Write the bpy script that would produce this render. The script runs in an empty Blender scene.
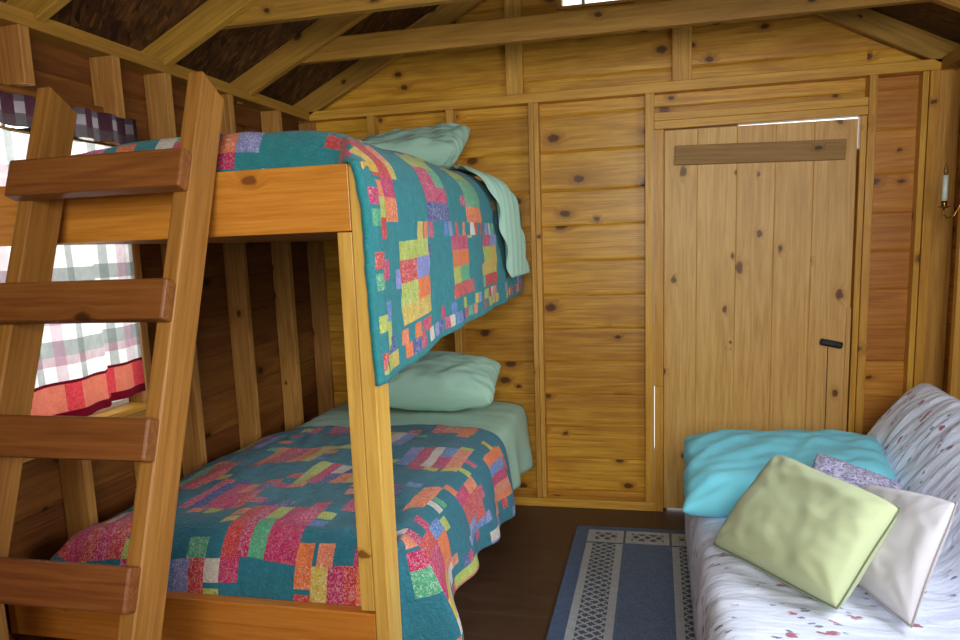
import bpy, bmesh, math, random
import numpy as np
from mathutils import Vector, Matrix, noise

random.seed(7)
SC = bpy.context.scene
COL = SC.collection
V = Vector

# ------------------------------------------------------------------ helpers
def lin(h):
    h = h.lstrip('#')
    out = []
    for i in (0, 2, 4):
        c = int(h[i:i+2], 16) / 255
        out.append(c / 12.92 if c <= 0.04045 else ((c + 0.055) / 1.055) ** 2.4)
    return tuple(out) + (1.0,)

def tag(o, label=None, cat=None, group=None, kind=None):
    if label: o['label'] = label
    if cat: o['category'] = cat
    if group: o['group'] = group
    if kind: o['kind'] = kind
    return o

def empty(name, loc, label=None, cat=None, group=None, kind=None):
    o = bpy.data.objects.new(name, None)
    o.empty_display_size = 0.05
    COL.objects.link(o)
    o.location = loc
    return tag(o, label, cat, group, kind)

def base_of(parent):
    p = V((0, 0, 0))
    while parent is not None:
        p = p + parent.location
        parent = parent.parent
    return p

class MB:
    """collects boards / solids in world coordinates, with a grain coordinate and a random value per vertex"""
    def __init__(self):
        self.v = []; self.f = []; self.gc = []; self.rn = []

    def board(self, a, b, wide, w, t, r=None, off=None):
        """board from a to b; 'wide' = direction of its wide face's width w; t = thickness"""
        a = V(a); b = V(b); d = (b - a); L = d.length; d = d / L
        wd = V(wide); wd = (wd - d * wd.dot(d)).normalized(); td = d.cross(wd)
        r = random.random() if r is None else r
        o = V((random.uniform(0, 40), random.uniform(0, 40), random.uniform(0, 40))) if off is None else V(off)
        i0 = len(self.v)
        for k in (0, 1):
            for (sx, sy) in ((-1, -1), (1, -1), (1, 1), (-1, 1)):
                p = (a if k == 0 else b) + wd * (sx * w / 2) + td * (sy * t / 2)
                self.v.append(p)
                self.gc.append(o + V((sx * w / 2, sy * t / 2, k * L)))
                self.rn.append(r)
        q = i0
        self.f += [(q, q+3, q+2, q+1), (q+4, q+5, q+6, q+7)]
        for j in range(4):
            self.f.append((q+j, q+(j+1) % 4, q+4+(j+1) % 4, q+4+j))
        return self

    def box(self, p0, p1, axis=None, r=None):
        p0 = V(p0); p1 = V(p1)
        s = p1 - p0; c = (p0 + p1) / 2
        if axis is None:
            axis = max(range(3), key=lambda i: s[i])
        o = [i for i in range(3) if i != axis]
        wi = o[0] if s[o[0]] >= s[o[1]] else o[1]
        ti = o[1] if wi == o[0] else o[0]
        a = c.copy(); b = c.copy(); a[axis] = p0[axis]; b[axis] = p1[axis]
        e = V((0, 0, 0)); e[wi] = 1
        return self.board(a, b, e, s[wi], s[ti], r)

    def strip_profile(self, prof, axis_dir, L, origin, r=None, closed_back=None):
        """extrude an open profile (list of world offsets) along axis_dir for L"""
        r = random.random() if r is None else r
        o = V((random.uniform(0, 40), random.uniform(0, 40), random.uniform(0, 40)))
        i0 = len(self.v); n = len(prof)
        ad = V(axis_dir)
        ln = 0; lens = [0]
        for i in range(1, n):
            ln += (V(prof[i]) - V(prof[i-1])).length; lens.append(ln)
        for k in (0, 1):
            for i, p in enumerate(prof):
                self.v.append(V(origin) + V(p) + ad * (k * L))
                self.gc.append(o + V((lens[i], 0, k * L)))
                self.rn.append(r)
        for i in range(n-1):
            self.f.append((i0+i, i0+i+1, i0+n+i+1, i0+n+i))
        self.f.append(tuple(i0+i for i in range(n))[::-1])
        self.f.append(tuple(i0+n+i for i in range(n)))
        self.f.append((i0+n-1, i0, i0+n, i0+2*n-1))
        return self

    def build(self, name, m, parent=None, bevel=0.0025, smooth=False, clip=None):
        me = bpy.data.meshes.new(name)
        base = base_of(parent)
        me.from_pydata([tuple(p - base) for p in self.v], [], self.f)
        at = me.attributes.new('gc', 'FLOAT_VECTOR', 'POINT')
        at.data.foreach_set('vector', [c for p in self.gc for c in p])
        ar = me.attributes.new('rn', 'FLOAT', 'POINT')
        ar.data.foreach_set('value', self.rn)
        bm = bmesh.new(); bm.from_mesh(me)
        if clip:
            for (co, no) in clip:
                g = bm.verts[:] + bm.edges[:] + bm.faces[:]
                res = bmesh.ops.bisect_plane(bm, geom=g, plane_co=V(co) - base, plane_no=V(no), clear_outer=True)
                ed = [e for e in res['geom_cut'] if isinstance(e, bmesh.types.BMEdge)]
                if ed: bmesh.ops.holes_fill(bm, edges=ed)
        bmesh.ops.recalc_face_normals(bm, faces=bm.faces)
        bm.to_mesh(me); bm.free()
        if smooth:
            for p in me.polygons: p.use_smooth = True
        me.materials.append(m)
        o = bpy.data.objects.new(name, me)
        COL.objects.link(o)
        if parent is not None: o.parent = parent
        if bevel:
            md = o.modifiers.new('edge', 'BEVEL'); md.width = bevel; md.segments = 2
            md.limit_method = 'ANGLE'; md.angle_limit = math.radians(40)
        return o

def mesh_obj(name, verts, faces, m, parent=None, smooth=True, base=None):
    me = bpy.data.meshes.new(name)
    b = base_of(parent) if base is None else V(base)
    me.from_pydata([tuple(V(p) - b) for p in verts], [], faces)
    bm = bmesh.new(); bm.from_mesh(me)
    bmesh.ops.recalc_face_normals(bm, faces=bm.faces)
    bm.to_mesh(me); bm.free()
    if smooth:
        for p in me.polygons: p.use_smooth = True
    me.materials.append(m)
    o = bpy.data.objects.new(name, me); COL.objects.link(o)
    if parent is not None: o.parent = parent
    elif base is not None: o.location = b
    return o

def set_face_cols(o, cols):
    """cols: (n_faces,4) array -> corner colour attribute 'col'"""
    me = o.data
    at = me.color_attributes.new('col', 'FLOAT_COLOR', 'CORNER')
    tot = np.zeros(len(me.polygons), dtype=np.int32)
    me.polygons.foreach_get('loop_total', tot)
    arr = np.repeat(np.asarray(cols, dtype=np.float32), tot, axis=0)
    at.data.foreach_set('color', arr.ravel())

def lathe(name, prof, c, m, parent, n=20):
    vs = []; fs = []
    for (r, z) in prof:
        for i in range(n):
            a = 2 * math.pi * i / n
            vs.append((c[0] + r * math.cos(a), c[1] + r * math.sin(a), c[2] + z))
    for j in range(len(prof) - 1):
        for i in range(n):
            fs.append((j*n+i, j*n+(i+1) % n, (j+1)*n+(i+1) % n, (j+1)*n+i))
    fs.append(tuple(range(n))[::-1]); fs.append(tuple((len(prof)-1)*n+i for i in range(n)))
    return mesh_obj(name, vs, fs, m, parent)

def tube(name, pts, rad, m, parent, n=10):
    pts = [V(p) for p in pts]; vs = []; fs = []
    for k, p in enumerate(pts):
        d = (pts[min(k+1, len(pts)-1)] - pts[max(k-1, 0)]).normalized()
        u = d.cross(V((0.13, 0.31, 0.94)));
        if u.length < 0.1: u = d.cross(V((1, 0, 0)))
        u.normalize(); w = d.cross(u)
        for i in range(n):
            a = 2 * math.pi * i / n
            vs.append(p + u * rad * math.cos(a) + w * rad * math.sin(a))
    for k in range(len(pts)-1):
        for i in range(n):
            fs.append((k*n+i, k*n+(i+1) % n, (k+1)*n+(i+1) % n, (k+1)*n+i))
    fs.append(tuple(range(n))[::-1]); fs.append(tuple((len(pts)-1)*n+i for i in range(n)))
    return mesh_obj(name, vs, fs, m, parent)

# ------------------------------------------------------------------ materials
class NT:
    def __init__(self, name):
        self.m = bpy.data.materials.new(name); self.m.use_nodes = True
        self.t = self.m.node_tree
        self.t.nodes.clear()
        self.out = self.n('ShaderNodeOutputMaterial')
    def n(self, typ, **kw):
        nd = self.t.nodes.new(typ)
        for k, v in kw.items():
            if k in nd.inputs: self.put(nd.inputs[k], v)
            else: setattr(nd, k, v)
        return nd
    def put(self, sock, v):
        if isinstance(v, bpy.types.NodeSocket): self.t.links.new(v, sock)
        elif v is not None: sock.default_value = v
    def math(self, op, a, b=None, c=None, clamp=False):
        nd = self.t.nodes.new('ShaderNodeMath'); nd.operation = op; nd.use_clamp = clamp
        self.put(nd.inputs[0], a)
        if b is not None: self.put(nd.inputs[1], b)
        if c is not None: self.put(nd.inputs[2], c)
        return nd.outputs[0]
    def mix(self, f, a, b, mode='MIX'):
        nd = self.t.nodes.new('ShaderNodeMix'); nd.data_type = 'RGBA'; nd.blend_type = mode
        self.put(nd.inputs[0], f); self.put(nd.inputs[6], a); self.put(nd.inputs[7], b)
        return nd.outputs[2]
    def vmath(self, op, a, b):
        nd = self.t.nodes.new('ShaderNodeVectorMath'); nd.operation = op
        self.put(nd.inputs[0], a); self.put(nd.inputs[1], b)
        return nd.outputs[0]
    def ramp(self, fac, stops, interp='LINEAR'):
        nd = self.t.nodes.new('ShaderNodeValToRGB'); nd.color_ramp.interpolation = interp
        el = nd.color_ramp.elements
        el[0].position, el[0].color = stops[0]
        el[1].position, el[1].color = stops[-1]
        for p, c in stops[1:-1]:
            e = el.new(p); e.color = c
        self.put(nd.inputs[0], fac)
        return nd.outputs[0]
    def maprange(self, v, a, b, c, d, smooth=False):
        nd = self.t.nodes.new('ShaderNodeMapRange')
        if smooth: nd.interpolation_type = 'SMOOTHSTEP'
        for i, x in enumerate((v, a, b, c, d)): self.put(nd.inputs[i], x)
        return nd.outputs[0]
    def noise(self, vec, scale, detail=3, rough=0.55, dist=0.0):
        nd = self.t.nodes.new('ShaderNodeTexNoise')
        self.put(nd.inputs['Vector'], vec); nd.inputs['Scale'].default_value = scale
        nd.inputs['Detail'].default_value = detail; nd.inputs['Roughness'].default_value = rough
        nd.inputs['Distortion'].default_value = dist
        return nd.outputs['Fac']
    def bump(self, h, strength, dist=0.01):
        nd = self.t.nodes.new('ShaderNodeBump')
        nd.inputs['Strength'].default_value = strength; nd.inputs['Distance'].default_value = dist
        self.put(nd.inputs['Height'], h)
        return nd.outputs[0]
    def finish(self, color, rough=0.5, normal=None, spec=0.5, coat=0.0, sheen=0.0, metal=0.0):
        b = self.t.nodes.new('ShaderNodeBsdfPrincipled')
        self.put(b.inputs['Base Color'], color); self.put(b.inputs['Roughness'], rough)
        b.inputs['Specular IOR Level'].default_value = spec
        b.inputs['Coat Weight'].default_value = coat; b.inputs['Coat Roughness'].default_value = 0.3
        b.inputs['Sheen Weight'].default_value = sheen; b.inputs['Metallic'].default_value = metal
        if normal is not None: self.put(b.inputs['Normal'], normal)
        self.t.links.new(b.outputs[0], self.out.inputs[0])
        return b

def wood(name, light, mid, dark, knotc='3A1C0A', rough=0.42, knots=0.5, kscale=5.0, var=0.28, blotch=0.35, coat=0.0, kr=(0.03, 0.055), kh=0.45):
    t = NT(name)
    gc = t.n('ShaderNodeAttribute', attribute_name='gc').outputs['Vector']
    rn = t.n('ShaderNodeAttribute', attribute_name='rn').outputs['Fac']
    # knots (2-D cells across x along)
    sx = t.n('ShaderNodeSeparateXYZ', Vector=gc)
    kc = t.n('ShaderNodeCombineXYZ'); t.put(kc.inputs[0], t.math('ADD', sx.outputs[0], t.math('MULTIPLY', sx.outputs[1], 0.37))); t.put(kc.inputs[1], t.math('MULTIPLY', sx.outputs[2], 0.62))
    vo = t.n('ShaderNodeTexVoronoi', feature='F1', voronoi_dimensions='2D'); t.put(vo.inputs['Vector'], kc.outputs[0]); vo.inputs['Scale'].default_value = kscale
    dst = vo.outputs['Distance']
    sel = t.n('ShaderNodeSeparateColor'); t.put(sel.inputs[0], vo.outputs['Color'])
    use = t.math('LESS_THAN', sel.outputs[0], knots)
    rad = t.math('MULTIPLY_ADD', sel.outputs[1], kr[1], kr[0])
    wob = t.math('MULTIPLY', t.math('SUBTRACT', t.noise(gc, 45, 2), 0.5), 0.09)
    d2 = t.math('ADD', dst, wob)
    rel = t.math('DIVIDE', d2, rad)
    core = t.math('MULTIPLY', t.maprange(rel, 0.55, 1.15, 1, 0, True), use)
    halo = t.math('MULTIPLY', t.maprange(rel, 0.9, 2.6, 1, 0, True), use)
    # grain
    warp = t.math('MULTIPLY', halo, 0.020)
    cmb = t.n('ShaderNodeCombineXYZ'); t.put(cmb.inputs[0], warp)
    g2 = t.vmath('ADD', gc, cmb.outputs[0])
    gl = t.vmath('MULTIPLY', g2, (1.0, 1.0, 0.045))
    low = t.noise(gl, 13, 2, 0.5, 0.4)
    rings = t.math('SINE', t.math('MULTIPLY', low, 46.0))
    rings = t.math('MULTIPLY_ADD', rings, 0.5, 0.5)
    fine = t.noise(gl, 150, 3, 0.6)
    f = t.math('ADD', t.math('MULTIPLY', rings, 0.20), t.math('MULTIPLY', fine, 0.80))
    c = t.ramp(f, [(0.14, lin(dark)), (0.48, lin(mid)), (0.78, lin(light))])
    bl = t.noise(t.vmath('MULTIPLY', gc, (1.0, 1.0, 0.28)), 6.5, 3, 0.6)
    c = t.mix(t.math('MULTIPLY', t.maprange(bl, 0.45, 0.72, 0, 1, True), blotch), c, lin(dark))
    c = t.mix(t.math('MULTIPLY', halo, kh), c, lin(dark))
    c = t.mix(t.math('MULTIPLY', core, 0.9), c, lin(knotc))
    val = t.math('MULTIPLY_ADD', rn, var, 1.0 - var * 0.55)
    hsv = t.n('ShaderNodeHueSaturation'); t.put(hsv.inputs['Color'], c); t.put(hsv.inputs['Value'], val)
    t.put(hsv.inputs['Hue'], t.math('MULTIPLY_ADD', rn, 0.008, 0.497))
    h = t.math('ADD', t.math('MULTIPLY', f, 0.35), t.math('MULTIPLY', core, -0.3))
    t.finish(hsv.outputs[0], rough, t.bump(h, 0.25, 0.003), 0.30, coat)
    return t.m

def fabric(name, colour, rough=0.85, weave=900, bumpd=0.0012, mott=0.08, sheen=0.15, crumple=None):
    t = NT(name)
    gc = t.n('ShaderNodeTexCoord').outputs['Object']
    w = t.noise(gc, weave, 2)
    m2 = t.noise(gc, 9, 3)
    base = lin(colour)
    dk = tuple(x * (1 - mott * 2) for x in base[:3]) + (1,)
    c = t.mix(t.math('MULTIPLY', w, mott * 6, clamp=True), base, dk)
    hh = t.math('MULTIPLY', w, 0.25)
    if crumple:
        sc, amt, st = crumple
        cv = t.vmath('MULTIPLY', gc, st)
        hh = t.math('ADD', hh, t.math('MULTIPLY', t.noise(cv, sc, 3, 0.55, 0.5), amt))
    t.finish(c, rough, t.bump(hh, 0.6, bumpd), 0.25, 0, sheen)
    return t.m

M = {}
M['pine_back'] = wood('varnished_pine', 'DEAA42', 'C88F30', '9A621C', '4E280A', 0.36, 0.75, 5.6, 0.30, 0.6, kr=(0.04, 0.08), kh=0.65)
M['pine_niche'] = wood('reddish_pine', 'CF9240', 'BD7A30', '9C5C1F', '4F2A0F', 0.40, 0.65, 5.6, 0.26, 0.4, kr=(0.04, 0.08), kh=0.6)
M['pine_dark'] = wood('shaded_red_brown_pine', '80501F', '6C3D17', '4E2A0E', '220F05', 0.45, 0.6, 5.6, 0.32, 0.4, kr=(0.04, 0.08), kh=0.6)  # red-brown of its own, with the shade of the unlit left wall mixed in
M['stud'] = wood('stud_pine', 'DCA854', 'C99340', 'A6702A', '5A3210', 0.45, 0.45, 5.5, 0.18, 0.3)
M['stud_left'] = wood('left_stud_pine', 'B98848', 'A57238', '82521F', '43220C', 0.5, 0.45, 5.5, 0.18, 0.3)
M['trim'] = wood('door_trim_pine', 'DEA94A', 'CE9639', 'AA7026', '5A3310', 0.40, 0.5, 5.5, 0.16, 0.25)
M['door'] = wood('door_plank_pine', 'DEB26C', 'CF9E58', 'B3823F', '5E3414', 0.42, 0.6, 4.4, 0.10, 0.25)
M['batten'] = wood('weathered_board', 'A88046', '98703A', '7A572C', '3E260F', 0.55, 0.35, 6.0, 0.1, 0.3)
M['rafter'] = wood('rafter_pine', 'B28636', 'A0742C', '7E5A1E', '3A240A', 0.5, 0.4, 6.0, 0.15, 0.25)
M['post'] = wood('bunk_post_pine', 'DDB45A', 'CFA24C', 'B28238', '7A4A18', 0.38, 0.5, 5.5, 0.1, 0.2)
M['rail'] = wood('bunk_rail_pine', 'CC8636', 'BE762A', 'A2601F', '6B3A12', 0.36, 0.3, 5.5, 0.08, 0.15)
M['ladder'] = wood('ladder_pine', 'A87438', '97642B', '784B1B', '43250C', 0.45, 0.5, 5.0, 0.12, 0.25)
M['rung'] = wood('rung_pine', '8C5628', '7B4620', '623316', '371C07', 0.42, 0.4, 5.5, 0.12, 0.2)
M['post_side'] = M['post']

def mat_floor():
    t = NT('dark_painted_floor')
    gc = t.n('ShaderNodeTexCoord').outputs['Object']
    a = t.noise(t.vmath('MULTIPLY', gc, (0.25, 1.0, 1.0)), 14, 5, 0.65)
    b = t.noise(gc, 2.2, 3)
    c = t.ramp(a, [(0.3, lin('4A3325')), (0.6, lin('5B4131')), (0.85, lin('6C503C'))])
    c = t.mix(t.maprange(b, 0.4, 0.7, 0, 0.4), c, lin('45301F'))
    sp = t.n('ShaderNodeSeparateXYZ'); t.put(sp.inputs[0], gc)
    s1 = t.math('LESS_THAN', t.math('ABSOLUTE', t.math('SUBTRACT', sp.outputs[1], -1.17)), 0.0025)
    s2 = t.math('MULTIPLY', t.math('LESS_THAN', t.math('ABSOLUTE', t.math('SUBTRACT', sp.outputs[0], -0.008)), 0.002),
                t.math('GREATER_THAN', sp.outputs[1], -1.17))
    seam = t.math('MAXIMUM', s1, s2)
    c = t.mix(t.math('MULTIPLY', seam, 0.7), c, lin('6B5240'))
    t.finish(c, t.maprange(a, 0.2, 0.9, 0.42, 0.62), t.bump(a, 0.15, 0.004), 0.45)
    return t.m
M['floor'] = mat_floor()

def mat_osb():
    t = NT('oriented_strand_board')
    gc = t.n('ShaderNodeTexCoord').outputs['Object']
    wv = t.noise(gc, 9, 2)
    mp = t.n('ShaderNodeMapping'); t.put(mp.inputs[0], gc); mp.inputs['Rotation'].default_value = (0.3, 0.2, 0.6)
    mp2 = t.n('ShaderNodeMapping'); t.put(mp2.inputs[0], gc); mp2.inputs['Rotation'].default_value = (0.1, 0.9, -0.9)
    def flake(v, sx, sy):
        vo = t.n('ShaderNodeTexVoronoi', feature='F1'); t.put(vo.inputs['Vector'], t.vmath('MULTIPLY', v, (sx, sy, sy)))
        vo.inputs['Scale'].default_value = 1.0
        s = t.n('ShaderNodeSeparateColor'); t.put(s.inputs[0], vo.outputs['Color']); return s.outputs[0], s.outputs[1]
    a, _ = flake(mp.outputs[0], 18, 75); b, p = flake(mp2.outputs[0], 70, 17)
    f = t.math('ADD', t.math('MULTIPLY', a, 0.5), t.math('MULTIPLY', b, 0.5))
    f = t.mix(t.math('GREATER_THAN', p, 0.5), a, b)
    c = t.ramp(f, [(0.0, lin('2E1A0C')), (0.35, lin('452811')), (0.75, lin('593617')), (1.0, lin('704820'))])
    t.finish(c, 0.6, t.bump(f, 0.4, 0.003), 0.35)
    return t.m
M['osb'] = mat_osb()

def mat_col(name, rough=0.9, prt_scale=110, quilt_bump=0.5, trans=0.0, wv=700):
    """cloth coloured by the corner attribute 'col'; alpha = strength of the printed motif"""
    t = NT(name)
    at = t.n('ShaderNodeAttribute', attribute_name='col')
    pc = t.n('ShaderNodeAttribute', attribute_name='pc').outputs['Vector']
    c = at.outputs['Color']; al = at.outputs['Alpha']
    n1 = t.noise(pc, prt_scale, 1, 0.4, 2.2)
    spot = t.maprange(n1, 0.52, 0.58, 0, 1, True)
    n3 = t.noise(pc, prt_scale * 0.7, 2, 0.5, 3.0)
    dark = t.maprange(n3, 0.56, 0.62, 0, 1, True)
    lighter = t.mix(0.40, c, (0.86, 0.80, 0.70, 1))
    darker = t.mix(0.40, c, (0.10, 0.04, 0.10, 1))
    c2 = t.mix(t.math('MULTIPLY', spot, al), c, lighter)
    c2 = t.mix(t.math('MULTIPLY', dark, t.math('MULTIPLY', al, 0.8)), c2, darker)
    mot = t.noise(pc, 28, 3)
    hv = t.n('ShaderNodeHueSaturation'); t.put(hv.inputs['Color'], c2)
    t.put(hv.inputs['Value'], t.math('MULTIPLY_ADD', mot, 0.5, 0.75))
    c2 = hv.outputs[0]
    w = t.noise(pc, wv, 2)
    cr = t.noise(t.vmath('MULTIPLY', pc, (1.0, 1.6, 1.0)), 55, 3, 0.6, 0.8)
    h = t.math('ADD', t.math('MULTIPLY', w, 0.12), t.math('MULTIPLY', cr, quilt_bump))
    nb = t.bump(h, 0.75, 0.009)
    b = t.finish(c2, rough, nb, 0.2, 0, 0.12)
    if trans:
        tr = t.n('ShaderNodeBsdfTranslucent'); t.put(tr.inputs['Color'], t.mix(1.0, c2, (0.62, 0.62, 0.62, 1), 'MULTIPLY')); t.put(tr.inputs['Normal'], nb)
        mx = t.n('ShaderNodeMixShader'); mx.inputs[0].default_value = trans
        t.t.links.new(b.outputs[0], mx.inputs[1]); t.t.links.new(tr.outputs[0], mx.inputs[2])
        t.t.links.new(mx.outputs[0], t.out.inputs[0])
    return t.m
M['quilt'] = mat_col('patchwork_quilt', 0.85, 150, 1.1)
M['curtain'] = mat_col('sheer_plaid_cotton', 0.9, 300, 0.15, 0.75)
M['rug'] = mat_col('woven_rug', 0.95, 260, 0.25)

def mat_floral():
    t = NT('white_floral_coverlet')
    pc = t.n('ShaderNodeAttribute', attribute_name='pc').outputs['Vector']
    base = t.mix(t.noise(pc, 6, 3), lin('D3DAF4'), lin('E6EBFB'))
    # clusters
    cl = t.maprange(t.noise(pc, 8.0, 2, 0.5), 0.50, 0.57, 0, 1, True)
    def motif(scale, vec, th, col, base, use, soft=0.03):
        vo = t.n('ShaderNodeTexVoronoi', feature='F1', voronoi_dimensions='2D'); t.put(vo.inputs['Vector'], vec); vo.inputs['Scale'].default_value = scale
        sc = t.n('ShaderNodeSeparateColor'); t.put(sc.inputs[0], vo.outputs['Color'])
        k = t.math('MULTIPLY', t.maprange(vo.outputs['Distance'], th, th + soft, 1, 0, True), t.math('LESS_THAN', sc.outputs[0], use))
        return t.mix(t.math('MULTIPLY', k, 0.9), base, lin(col)), k
    wv = t.vmath('ADD', pc, t.vmath('MULTIPLY', t.n('ShaderNodeTexNoise', Vector=pc, Scale=70.0).outputs['Color'], (0.016, 0.016, 0.0)))
    st = t.n('ShaderNodeMapping'); t.put(st.inputs[0], wv); st.inputs['Rotation'].default_value = (0, 0, 0.9); st.inputs['Scale'].default_value = (0.42, 1, 1)
    c, k1 = motif(34, st.outputs[0], 0.16, '66687E', base, 0.36)
    st2 = t.n('ShaderNodeMapping'); t.put(st2.inputs[0], wv); st2.inputs['Rotation'].default_value = (0, 0, -0.5); st2.inputs['Scale'].default_value = (0.5, 1, 1)
    c, k3 = motif(42, st2.outputs[0], 0.17, '70748A', c, 0.26)
    c, k2 = motif(24, st.outputs[0], 0.15, 'A84462', c, 0.24, 0.06)
    c, k4 = motif(26, t.vmath('ADD', st2.outputs[0], (3.3, 1.7, 0)), 0.16, '98304E', c, 0.26, 0.05)
    fl = t.mix(t.math('MULTIPLY_ADD', cl, 0.95, 0.03), base, c)
    # crinkled quilting
    cr = t.noise(t.vmath('MULTIPLY', pc, (0.8, 1.2, 1)), 24, 3, 0.55, 1.0)
    ln = t.math('SINE', t.math('MULTIPLY', t.math('ADD', t.n('ShaderNodeSeparateXYZ', Vector=pc).outputs[1], t.math('MULTIPLY', t.noise(pc, 8, 2), 0.03)), 330))
    h = t.math('ADD', cr, t.math('MULTIPLY', ln, 0.06))
    t.finish(fl, 0.85, t.bump(h, 0.6, 0.006), 0.2, 0, 0.1)
    return t.m
M['floral'] = mat_floral()

def mat_lavender():
    t = NT('lavender_sprig_cotton')
    gc = t.n('ShaderNodeTexCoord').outputs['Object']
    n = t.noise(gc, 75, 3, 0.6, 2.0)
    c = t.ramp(n, [(0.36, lin('5E5878')), (0.47, lin('9C97B8')), (0.56, lin('B9B6D2')), (0.7, lin('E0DEEE'))])
    t.finish(c, 0.85, t.bump(t.noise(gc, 500, 2), 0.4, 0.001), 0.2, 0, 0.1)
    return t.m
M['lavender'] = mat_lavender()
M['mint'] = fabric('mint_cotton', 'A6CBB6', 0.8, 1200, 0.006, 0.03, 0.1, (14, 0.6, (1.0, 2.2, 1.0)))
M['mint_sheet'] = fabric('mint_sheet_cotton', 'A6CBB6', 0.8, 1200, 0.006, 0.04, 0.1, (12, 0.8, (2.2, 1.0, 1.0)))
M['turq'] = fabric('turquoise_cotton', '78D2E4', 0.78, 1200, 0.006, 0.02, 0.1, (11, 0.7, (1.6, 0.8, 1.0)))
M['green'] = fabric('pale_green_linen', 'B4BD94', 0.88, 600, 0.004, 0.05, 0.15, (10, 0.4, (1.0, 1.0, 1.0)))
M['cream'] = fabric('cream_cotton', 'C8C4CA', 0.85, 900, 0.004, 0.03, 0.12, (13, 0.6, (1.0, 1.8, 1.0)))
M['piping_green'] = fabric('green_seam', '6F7858', 0.9)
M['piping_cream'] = fabric('cream_seam', 'A79C98', 0.9)
M['ticking'] = fabric('mattress_ticking', 'D8D4CC', 0.9)

def plain(name, hexc, rough, metal=0.0, spec=0.5):
    t = NT(name)
    gc = t.n('ShaderNodeTexCoord').outputs['Object']
    n = t.noise(gc, 60, 3)
    a = lin(hexc); b = tuple(x * 0.8 for x in a[:3]) + (1,)
    t.finish(t.mix(n, a, b), rough, t.bump(n, 0.1, 0.001), spec, 0, 0, metal)
    return t.m
M['black'] = plain('black_latch', '14161A', 0.35)
M['brass'] = plain('aged_brass', 'A88342', 0.3, 1.0)
M['steel'] = plain('screw_steel', 'A0A0A0', 0.3, 1.0)
M['candle'] = plain('candle_sleeve_white', 'D6E4DC', 0.5)
M['white_frame'] = plain('white_window_frame', 'E8E2D2', 0.5)
M['ground_pale'] = plain('brightened_ground', 'CFCBB8', 0.95)  # outdoor brightness put into the ground colour, seen through the slit by the door
M['crack'] = plain('dark_crack', '4A3526', 0.8)

def mat_glass(name='window_glass'):
    t = NT(name)
    tr = t.n('ShaderNodeBsdfTransparent'); tr.inputs[0].default_value = (0.97, 0.98, 0.98, 1)
    gl = t.n('ShaderNodeBsdfGlossy'); gl.inputs['Roughness'].default_value = 0.03
    fr = t.n('ShaderNodeFresnel'); fr.inputs[0].default_value = 1.45
    mx = t.n('ShaderNodeMixShader'); t.t.links.new(fr.outputs[0], mx.inputs[0])
    t.t.links.new(tr.outputs[0], mx.inputs[1]); t.t.links.new(gl.outputs[0], mx.inputs[2])
    t.t.links.new(mx.outputs[0], t.out.inputs[0])
    return t.m
M['glass'] = mat_glass()

# ------------------------------------------------------------------ the shell
XL, XR = -1.81, 1.25           # wall board faces left and right
SL, SR = -1.72, 1.16           # inner faces of the studs
YB, YN = 0.09, -4.55           # board faces of the far and the near wall
PZ0, PZ1 = 2.0, 2.045          # top plate
RX = -0.28                     # ridge
def roof_top(x): return 2.848 - 0.5 * abs(x - RX)
def roof_low(x): return 2.745 - 0.5 * abs(x - RX)
n_l = V((-0.5, 0, 1)).normalized(); n_r = V((0.5, 0, 1)).normalized()
ROOF_CLIP = [((RX, 0, roof_top(RX)), n_l), ((RX, 0, roof_top(RX)), n_r)]

fl = MB(); fl.box((-1.95, YN - 0.15, -0.06), (1.40, 0.25, 0.0))
fo = fl.build('floor', M['floor'], bevel=0); tag(fo, kind='structure')
g = MB(); g.box((-14, -16, -0.5), (14, 12, -0.40)); go = g.build('ground', M['ground_pale'], bevel=0); tag(go, kind='structure')

SEAMS = [-0.02, 0.07, 0.239, 0.405, 0.575, 0.744, 0.912, 1.079, 1.247, 1.419, 1.59, 1.775, 1.945, 2.115, 2.285, 2.455, 2.625, 2.80, 2.97]
def siding(mb, axis, lo, hi, z0, z1, face, sign, bulge=0.018, depth=0.04, r=None):
    """one horizontal log board with a rounded face. axis 'x': runs along x at y=face; axis 'y': runs along y at x=face"""
    n = 26; prof = []
    for i in range(n + 1):
        u = i / n
        z = z0 + (z1 - z0) * u
        e = 1 - abs(2 * u - 1) ** 26
        off = -sign * bulge * (1 - e)
        prof.append((0, off, z) if axis == 'x' else (off, 0, z))
    back = -sign * depth
    prof = [((0, back, z0) if axis == 'x' else (back, 0, z0))] + prof + [((0, back, z1) if axis == 'x' else (back, 0, z1))]
    org = (lo, face, 0) if axis == 'x' else (face, lo, 0)
    mb.strip_profile(prof, (1, 0, 0) if axis == 'x' else (0, 1, 0), hi - lo, org, r)

def wall_rows(mb, axis, lo, hi, face, sign, holes, seams, zmax=9, bul=0.0045):
    for z0, z1 in zip(seams[:-1], seams[1:]):
        if z0 >= zmax: break
        cuts = [(lo, hi, z0, min(z1, zmax))]
        for (a, b, c, d) in holes:
            new = []
            for (p, q, u, w) in cuts:
                if b <= p or a >= q or d <= u or c >= w: new.append((p, q, u, w)); continue
                if a > p: new.append((p, a, u, w))
                if b < q: new.append((b, q, u, w))
                pa, qb = max(a, p), min(b, q)
                if c > u + 0.004: new.append((pa, qb, u, c))
                if d < w - 0.004: new.append((pa, qb, d, w))
            cuts = new
        r = random.random()
        for (p, q, u, w) in cuts:
            siding(mb, axis, p, q, u, w, face, sign, (bul if (w - u) > 0.1 else 0.004), r=(r + random.uniform(-.15, .15)))

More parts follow.
